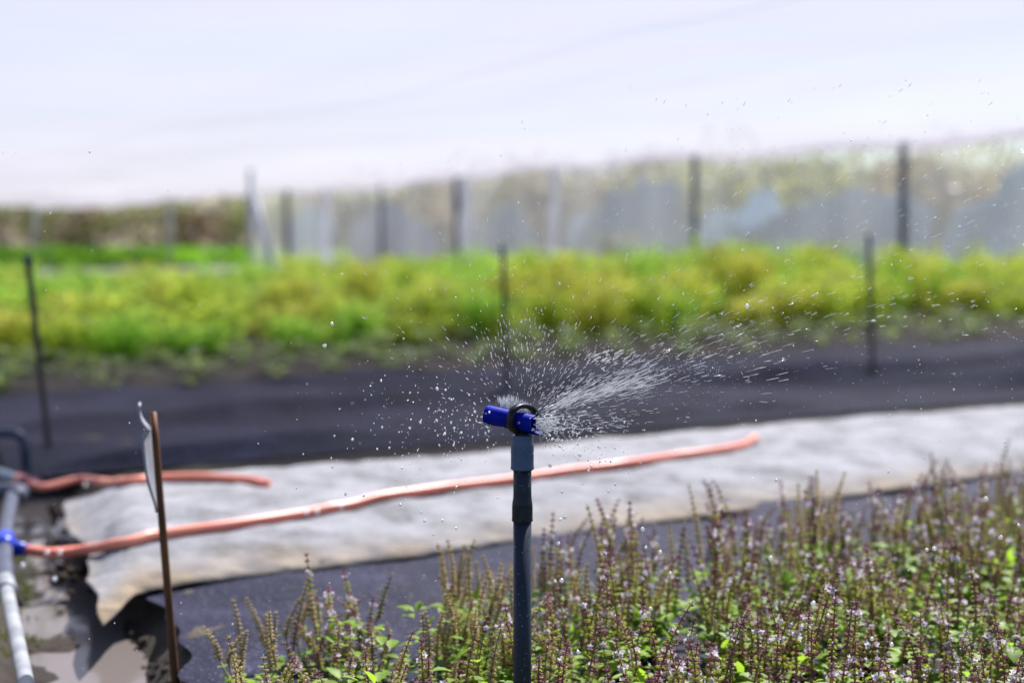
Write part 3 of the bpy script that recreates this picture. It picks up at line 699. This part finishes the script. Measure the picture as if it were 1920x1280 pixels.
while t_ < TMAX:
    s_ = .15
    while s_ < 2.75:
        q = st(s_ + rb.gauss(0, .025), t_ + rb.gauss(0, .02)); X, Z = q.x, q.y
        s_ += .092
        u = X / Z
        if Z < 1.30 or u > .43 or u < -.20: continue
        if (q - Vector((S0.x, S0.y, 0))).length < .05 or (abs(X - S0.x) < .045 and Z < S0.y): continue
        if u < .0 and rb.random() < .10 - .8*u: continue
        if u < .0 and Z < 1.45: continue
        pr = (u + .2) / .63
        kind = rb.choices(['flower', 'seed', 'mixed'], [.3 + .3*pr, .28 - .18*pr, .42])[0]
        hs = .80 + rb.gauss(0, .11) + (.12 if t_ > 1.5 and u > .1 else 0) - (.14 if u < -.03 else 0)
        basil(Vector((X, Z, 0)), kind, max(.45, hs), rb.uniform(0, 6.28)); nb += 1
    t_ += .095
print('basil', nb)
# low leaves filling the bed between the basil stems
lb = MB()
for _ in range(4700):
    q = st(rb.uniform(.3, 2.7), rb.uniform(.5, 1.72)); u = q.x / q.y
    if u > .43 or u < -.14 or q.y < 1.25: continue
    q.z = rb.uniform(.005, .098)
    d = Vector((rb.gauss(0, 1), rb.gauss(0, 1), rb.uniform(.1, .9))); L_ = rb.uniform(.015, .032)
    lb.leaf(q, d, Vector((0, 0, 1)), L_, L_*.55, .3)
tag(lb.build('ground_cover', M_LEAF), 'low bright green leaves covering the soil under the basil', 'ground cover', kind='stuff')

# ------------------------------------------------------------------ feathery yellow green crop
def bush_mesh(seed, mi, yellow):
    r_ = random.Random(seed); b = MB(); H = .46
    for k in range(7):
        a = r_.uniform(0, 6.28); sp_ = r_.uniform(.03, .16); tip = Vector((math.cos(a)*sp_, math.sin(a)*sp_, H*r_.uniform(.6, 1))); b.mi = 2
        b.tube([Vector((0, 0, -.02)), tip*.5, tip], [.006, .005, .003], 5)
        for q in range(105):
            f = r_.uniform(.18, 1.0); c = tip*f + Vector((r_.gauss(0, .055), r_.gauss(0, .055), r_.gauss(0, .035)))
            d = Vector((r_.gauss(0, 1), r_.gauss(0, 1), r_.uniform(-.1, 1.2))).normalized(); sd_ = d.orthogonal().normalized()
            sd_ = Matrix.Rotation(r_.uniform(0, 6.28), 3, d) @ sd_
            b.quad(c, d, sd_, r_.uniform(.05, .115), r_.uniform(.010, .024), 0)
        if r_.random() < yellow:
            for q in range(16):
                c = tip + Vector((r_.gauss(0, .04), r_.gauss(0, .04), r_.uniform(-.06, .03))); d = Vector((r_.gauss(0, .5), r_.gauss(0, .5), 1)).normalized()
                b.quad(c, d.orthogonal().normalized(), d.cross(d.orthogonal()).normalized(), .026, .026, 1)
    return b.mesh('crop_plant', [M_DILL[mi], M_UMBEL, M_DSTEM], False)
BUSH = [bush_mesh(1, 0, .25), bush_mesh(2, 0, .6), bush_mesh(3, 1, .05), bush_mesh(4, 1, .15), bush_mesh(5, 2, .8), bush_mesh(6, 2, .6), bush_mesh(7, 0, .5)]
BLAB = [('feathery green crop plant with few yellow heads in the far bed', 'feathery crop plants'), ('bright green leafy crop plant in the far bed', 'bright green crop plants'), ('olive yellow flowering crop plant in the far bed', 'yellow flowering crop plants')]
BK = [0, 0, 1, 1, 2, 2, 0]
rc_ = random.Random(11); nc = 0; t_ = 7.12; row = 0
while t_ < 15.2:
    s_ = .6 + (row % 2)*.27
    while s_ < 12.3:
        q = st(s_ + rc_.gauss(0, .07), t_ + rc_.gauss(0, .07)); s_ += .50 if t_ > 8.3 else .42
        u = q.x / q.y
        if u > .42 or u < -.42 or (rc_.random() < .13): continue
        if nc >= 298: continue
        front = t_ < 9.2
        i = rc_.choices(range(7), [.9, 1.2, .5, .4, 1.5, 1.3, 1.2] if front else [1, .6, 2.4, 2.2, .4, .5, .6])[0]
        if u < -.2 and rc_.random() < .35: i = rc_.choice([2, 3])
        o = obj('crop_plant', BUSH[i]); o.location = (q.x, q.y, 0); o.rotation_euler.z = rc_.uniform(0, 6.28)
        hgt = (.72 + .32*sstep(-.35, .25, u)) * rc_.uniform(.68, 1.25) * (.66 if t_ < 7.2 else .8 if t_ < 7.7 else 1); wd = rc_.uniform(.95, 1.3); o.scale = (wd, wd, hgt)
        tag(o, BLAB[BK[i]][0], 'crop plant', BLAB[BK[i]][1]); nc += 1
    t_ += .53 if t_ > 8 else .42; row += 1
print('crop', nc)

# seedlings in the dark soil strip
def seedling(seed):
    r_ = random.Random(seed); b = MB()
    for k in range(r_.randint(8, 12)):
        a = r_.uniform(0, 6.28); c = Vector((math.cos(a)*.02, math.sin(a)*.02, r_.uniform(.01, .07))); d = Vector((math.cos(a), math.sin(a), r_.uniform(.2, 1)))
        L_ = r_.uniform(.05, .085); b.leaf(c, d, Vector((0, 0, 1)), L_, L_*.6, .4)
    b.tube([Vector((0, 0, -.01)), Vector((0, 0, .09))], .003, 5); return b.mesh('seedling', M_SEED)
SEED = [seedling(k) for k in range(5)]; nsd = 0
for t_ in (5.74, 5.98, 6.24, 6.52, 6.80):
    s_ = .2
    while s_ < 12.2:
        s_ += .30 * rc_.uniform(.7, 1.35); q = st(s_, t_ + rc_.gauss(0, .05)); u = q.x/q.y
        if abs(u) > .41 or rc_.random() < .12: continue
        o = obj('seedling', rc_.choice(SEED)); o.location = (q.x, q.y, ground_z(q.x, q.y)); o.rotation_euler.z = rc_.uniform(0, 6.28); k = rc_.uniform(.75, 1.5); o.scale = (k, k, k)
        tag(o, 'pale green leafy seedling in the bare dark soil before the tall crop', 'seedling', 'seedlings in the soil strip'); nsd += 1
print('seed', nsd)

# ------------------------------------------------------------------ far field on the left, pale strip, hills
b = MB(); rf = random.Random(3)
for _ in range(14000):
    t_ = rf.uniform(33, 56); t_ = round(t_/1.3)*1.3 + rf.gauss(0, .28); s_ = rf.uniform(-2, 22); q = st(s_, t_)
    if q.x/q.y < -.45: continue
    d = Vector((rf.gauss(0, .8), rf.gauss(0, .8), 1)).normalized(); sd_ = Matrix.Rotation(rf.uniform(0, 6.28), 3, d) @ d.orthogonal().normalized()
    b.quad(q + Vector((0, 0, rf.uniform(-.02, .25))), d, sd_, rf.uniform(.2, .36), rf.uniform(.12, .22))
tag(b.build('far_crop', M_FARG, None, False), 'bright green rows of low crop in the distance at the left', 'crop', kind='stuff')
b = MB(); vs = [st(s_, t_, .02) for t_ in (26, 31.5) for s_ in (-14, -3, 2, 8, 20)]; b.add(vs, [(i, i+1, i+6, i+5) for i in range(4)])
o = b.build('path', M_PALEG); o['kind'] = 'structure'
b = MB(); vs = []; nh = 60
for i in range(nh + 1):
    for j in range(9):
        x = -120 + 220*i/nh; y = 95 + j*9 + .15*abs(x); z = -.5 + 5.6*math.sin(min(1, j/7)*math.pi/2) * (.8 + .3*noise.noise((x*.03, j*.3, 0))) 
        vs.append((x, y, z))
b.add(vs, [(i*9+j, (i+1)*9+j, (i+1)*9+j+1, i*9+j+1) for i in range(nh) for j in range(8)])
o = b.build('hill', M_HILL); o['kind'] = 'structure'

# ------------------------------------------------------------------ net house: roof net, side net, posts
def roof_z(s, t):
    edge = 1.76 + .075*(1 - sstep(8, 19, t)) + .05*math.sin(t*.42 + .4) - .03*math.sin(t*1.9)*max(0, 1 - abs(s - 12.7)/4)
    inner = .10*math.sin(s*.83 + .5)*.5 + .10*noise.noise((s*.35, t*.22, 1)) + .04*noise.noise((s*1.3, t*.7, 5))
    k = sstep(0, 3, 12.72 - s); return edge + inner*k + .10*k
b = MB(); SS = [12.72 - i*.30 for i in range(92)]; TT = [4.05 + j*.5 for j in range(90)]; n_ = len(TT)  # near edge cut back so direct sun reaches the front beds
b.add([st(s, t, roof_z(s, t)) for s in SS for t in TT], [(i*n_+j, i*n_+j+1, (i+1)*n_+j+1, (i+1)*n_+j) for i in range(len(SS)-1) for j in range(n_-1)])
roof = thing('shade_net', 'white translucent shade net stretched overhead above the garden beyond the fleece', 'shade net', st(12.72, 11, 0))
off = Vector(roof.location)
b.v = [tuple(Vector(q) - off) for q in b.v]; b.build('roof_sheet', M_CANOPY, roof)
def wire(s0, t0, s1, t1, r=.005):
    m_ = MB(); K = 40
    m_.tube([st(lerp(s0, s1, k/K), lerp(t0, t1, k/K), roof_z(lerp(s0, s1, k/K), lerp(t0, t1, k/K)) - .006) - off for k in range(K+1)], r, 6); m_.build('support_wire', M_WIRE, roof)
wire(5.6, 4.1, 5.6, 30, .0016)
b = MB(); TH = [4.05 + j*.5 for j in range(90)]; n_ = len(TH)
b.add([st(12.72 + .012*k, t, roof_z(12.72, t) - .05*k + .01) - off for k in range(3) for t in TH], [(i*n_+j, i*n_+j+1, (i+1)*n_+j+1, (i+1)*n_+j) for i in range(2) for j in range(n_-1)])
hm = b.build('hem', M_HEM, roof)
b = MB(); TW = [2.0 + j*.28 for j in range(102)]; n_ = len(TW)
vs = []
for k in range(9):
    for t_ in TW: vs.append(st(12.75 + .05*math.sin(t_*1.87)*math.sin(k/8*math.pi), t_, lerp(-.02, roof_z(12.72, t_), k/8)))
b.add(vs, [(i*n_+j, i*n_+j+1, (i+1)*n_+j+1, (i+1)*n_+j) for i in range(8) for j in range(n_-1)])
tag(b.build('side_net', M_SIDE), 'pale see-through net wall hanging between the dark posts', 'net')
def zpost(px): u = (px - 960)/FPX; Z = 12.66/(.837*u + .547); return Vector((u*Z, Z, 0))
PW = [(1690, .058, 'thick dark post at the right end of the net wall'), (1300, .052, 'dark post in the net wall left of the thickest post'),
      (1035, .052, 'dark post with a pale rolled net on its right side'), (858, .085, 'broad dark post in the net wall behind the mat stake'),
      (715, .05, 'thin dark post between two broad ones in the net wall'), (540, .08, 'broad dark post where the net wall meets the steel brace')]
for k, (px, r, lab) in enumerate(PW):
    q = zpost(px); s_, t_ = to_st(q); z = roof_z(12.7, t_) - .012; o = thing('net_post', lab, 'post', q, 'posts of the net wall')
    m_ = MB(); r *= .82; m_.tube([Vector((0, 0, -.1)), Vector((.008, 0, z*.5)), Vector((0, 0, z))], [r*1.08, r, r*.96], 12); m_.build('post_shaft', M_POST, o)
    m_ = MB(); m_.tube([Vector((0, 0, z - .05)), Vector((0, 0, z - .02))], r*1.12, 12); m_.build('wire_tie', M_WIRE, o)
for px, r, lab in ((1050, .085, 'pale rolled net hanging beside the dark post behind the sprinkler'), (884, .11, 'broad pale rolled net hanging beside the broad dark post'), (622, .08, 'faint pale rolled net hanging between the far posts')):
    q = zpost(px); s_, t_ = to_st(q); z = roof_z(12.7, t_) - .02; m_ = MB()
    m_.tube([Vector((.02*math.sin(k*1.1), 0, z*k/10)) for k in range(11)], [r*(.75 + .25*math.sin(k*.9)**2) for k in range(11)], 10)
    o = m_.build('rolled_net', M_ROLL); o.location = q - N*.0 - B*.12; tag(o, lab, 'net', 'rolled nets on the net wall')
# steel post and brace inside the net house
D0 = 20.4
q = gp(470, 533); D = (q - cam.location).dot(FWD); top = at(470, 318, D)
o = thing('brace_post', 'slender steel post with a slanting brace left of the net wall', 'post', q)
m_ = MB(); m_.tube([Vector((0, 0, -.1)), top - q], .042, 12); m_.build('post_shaft', M_STEEL, o)
m_ = MB(); m_.tube([at(476, 365, D) - q, at(516, 530, D - .3) - q], .055, 12); m_.build('slanting_brace', M_STEEL, o)
for px, yt, yb, r, lab in ((318, 378, 500, .06, 'faint grey post in the far crop below the net edge'), (66, 388, 495, .05, 'faint pale post at the far left below the net edge')):
    D = 34; tp, bt_ = at(px, yt, D), at(px, yb, D); bt_.z = 0; r *= .6; m_ = MB(); m_.tube([Vector((0, 0, -.1)), Vector((0, 0, tp.z*.5)), Vector((0, 0, tp.z))], r, 10)
    o = m_.build('field_post', M_STEEL); o.location = (tp.x, tp.y, 0); tag(o, lab, 'post')
# low pale net fence closing the far left end
b = MB(); K = 90
vs = [st(lerp(-22, 12.6, k/K), 47.5 + .12*math.sin(k*.9), z) for z in (0, .25, .55) for k in range(K+1)]
b.add(vs, [(i*(K+1)+j, i*(K+1)+j+1, (i+1)*(K+1)+j+1, (i+1)*(K+1)+j) for i in range(2) for j in range(K)])
# ------------------------------------------------------------------ beyond the net: blue tarps, shrubs and trees
def tarp(px, dist, wid, hgt, m, label):
    u = (px - 960)/FPX; q = Vector((u*dist, dist, 0)); m_ = MB(); nu, nv = 30, 10; vs = []; sd = px*.013; wid *= 1.25
    for i in range(nu + 1):
        a = -1 + 2*i/nu; top = hgt * 1.1 * (1 + .35*noise.noise((a*1.5, sd, 0)) + .16*noise.noise((a*5, sd, 2)) - .45*abs(a)**3)
        for j in range(nv + 1):
            f = j/nv; vs.append((a*wid/2*(1 + .10*noise.noise((f*2.5, sd, 1))), .10*math.sin(a*9 + sd)*(1 - .5*f) + .3*(1 - f)*noise.noise((a*2, f*2, sd)) + .25*(1 - f), top*f - .02))
    m_.add(vs, [(i*(nv+1)+j, (i+1)*(nv+1)+j, (i+1)*(nv+1)+j+1, i*(nv+1)+j+1) for i in range(nu) for j in range(nv)])
    o = m_.build('hanging_tarp', m); o.location = q; tag(o, label, 'tarp', 'tarps hung beyond the net')
    k = o.modifiers.new('thickness', 'SOLIDIFY'); k.thickness = .012; return o
tarp(738, 33, 1.6, 1.35, M_TARP[2], 'slate blue tarp hanging behind the net between two dark posts')
tarp(935, 30, 1.5, 1.15, M_TARP[0], 'blue tarp hanging behind the net right of the broad pale roll')
tarp(1110, 27.5, .8, 1.2, M_TARP[1], 'narrow pale tarp hanging behind the net right of the sprinkler head')
tarp(1210, 27, 2.0, 1.45, M_TARP[0], 'wide blue tarp hanging behind the net left of a dark post')
tarp(1400, 24, 1.4, 1.25, M_TARP[1], 'pale turquoise tarp hanging behind the net right of a dark post')
tarp(1560, 23, 2.6, 1.35, M_TARP[0], 'largest blue tarp hanging behind the net left of the thickest post')
tarp(1890, 20.5, 1.5, 1.25, M_TARP[1], 'pale blue tarp hanging behind the net at the far right edge')
tarp(585, 40, 1.2, 1.3, M_TARP[1], 'small pale tarp hanging behind the net near the steel brace')
def tree(q, h, wid, mi, trunk_h, label, cat, seed, n=1500, name='tree'):
    r_ = random.Random(seed); o = thing(name, label, cat, q, None)
    m_ = MB(); tips = []
    m_.tube([Vector((0, 0, -.2)), Vector((.04, 0, trunk_h*.6)), Vector((0, .03, trunk_h)), Vector((.05, 0, h*.8))], [.10*h/4 + .02, .085*h/4, .07*h/4, .02], 8)
    for k in range(7):
        a = r_.uniform(0, 6.28); z0 = r_.uniform(trunk_h*.7, h*.6); e = Vector((math.cos(a)*wid*.36, math.sin(a)*wid*.36, z0 + r_.uniform(.15, .35)*h))
        m_.tube([Vector((0, 0, z0)), Vector((e.x*.5, e.y*.5, z0 + (e.z - z0)*.65)), e], [.04*h/4, .026*h/4, .01], 6); tips.append(e)
    m_.build('trunk', M_BARK, o)
    b = MB(); cl = [(tips[k % 7] if k < 7 else Vector((r_.gauss(0, wid*.22), r_.gauss(0, wid*.22), r_.uniform(trunk_h, h))), r_.uniform(.12, .26)*wid) for k in range(17)]
    for _ in range(n):
        c, rad = r_.choice(cl); v_ = Vector((r_.gauss(0, 1), r_.gauss(0, 1), r_.gauss(0, .8))).normalized() * rad * r_.random()**.4
        d = Vector((r_.gauss(0, 1), r_.gauss(0, 1), r_.gauss(0, 1))).normalized(); sd_ = Matrix.Rotation(r_.uniform(0, 6.28), 3, d) @ d.orthogonal().normalized()
        p_ = c + v_; p_.z = max(.05, p_.z); b.quad(p_, d, sd_, r_.uniform(.12, .26)*wid/2.6, r_.uniform(.07, .15)*wid/2.6)
    b.build('crown', M_TREES[mi], o, False); return o
tl_ = ['dry brown', 'dull green', 'dark green', 'lime green']
rt = random.Random(17)
spec = [(1935, 24, 4.6, 3.4, 0), (1840, 27, 4.4, 3.2, 1), (1760, 25, 4.2, 3.0, 0), (1655, 29, 4.8, 3.4, 3), (1560, 28, 4.2, 3.2, 1), (1470, 27, 4.6, 3.2, 3), (1400, 31, 4.8, 3.6, 0), (1330, 29, 4.2, 3.0, 3),
        (1250, 33, 4.6, 3.6, 1), (1165, 34, 4.4, 3.4, 0), (1080, 33, 4.2, 3.2, 0), (1000, 37, 4.6, 3.6, 1), (930, 36, 4.2, 3.4, 0), (840, 40, 4.4, 3.8, 0), (760, 41, 4.2, 3.6, 2), (680, 44, 4.2, 3.8, 0), (610, 47, 4.2, 4.0, 1)]
for k, (px, dist, h, wid, mi) in enumerate(spec):
    u = (px - 960)/FPX
    tree(Vector((u*dist, dist, 0)), h*(.45 if px > 1300 else .5), wid, mi, .4, f'{tl_[mi]} tree standing behind the pale net wall', 'tree', 200 + k, 1300)['group'] = f'{tl_[mi]} trees behind the net'
for k, (px, dist, h, wid, mi) in enumerate(((20, 92, 3.4, 6.5, 1), (110, 95, 3.6, 6, 1), (190, 96, 3.3, 6, 0), (270, 90, 3.4, 5.5, 1), (345, 94, 3.6, 6, 0), (425, 90, 3.5, 6, 0), (505, 84, 3.8, 6, 1), (-60, 90, 3.6, 6, 0))):
    u = (px - 960)/FPX; tree(Vector((u*dist, dist, -.2)), h, wid, mi, .6, f'far {tl_[mi]} tree on the hillside at the left', 'tree', 300 + k, 900)['group'] = f'far {tl_[mi]} hillside trees'
for k, (px, dist, h, mi, lab) in enumerate(((1160, 21.0, .75, 3, 'yellow green weed clump at the foot of the net behind the crop'), (1385, 19.4, .85, 2, 'dark green weed clump at the foot of the net'))):
    u = (px - 960)/FPX; tree(Vector((u*dist, dist, 0)), h, .7, mi, .1, lab, 'weed', 400 + k, 500, 'weed_clump')
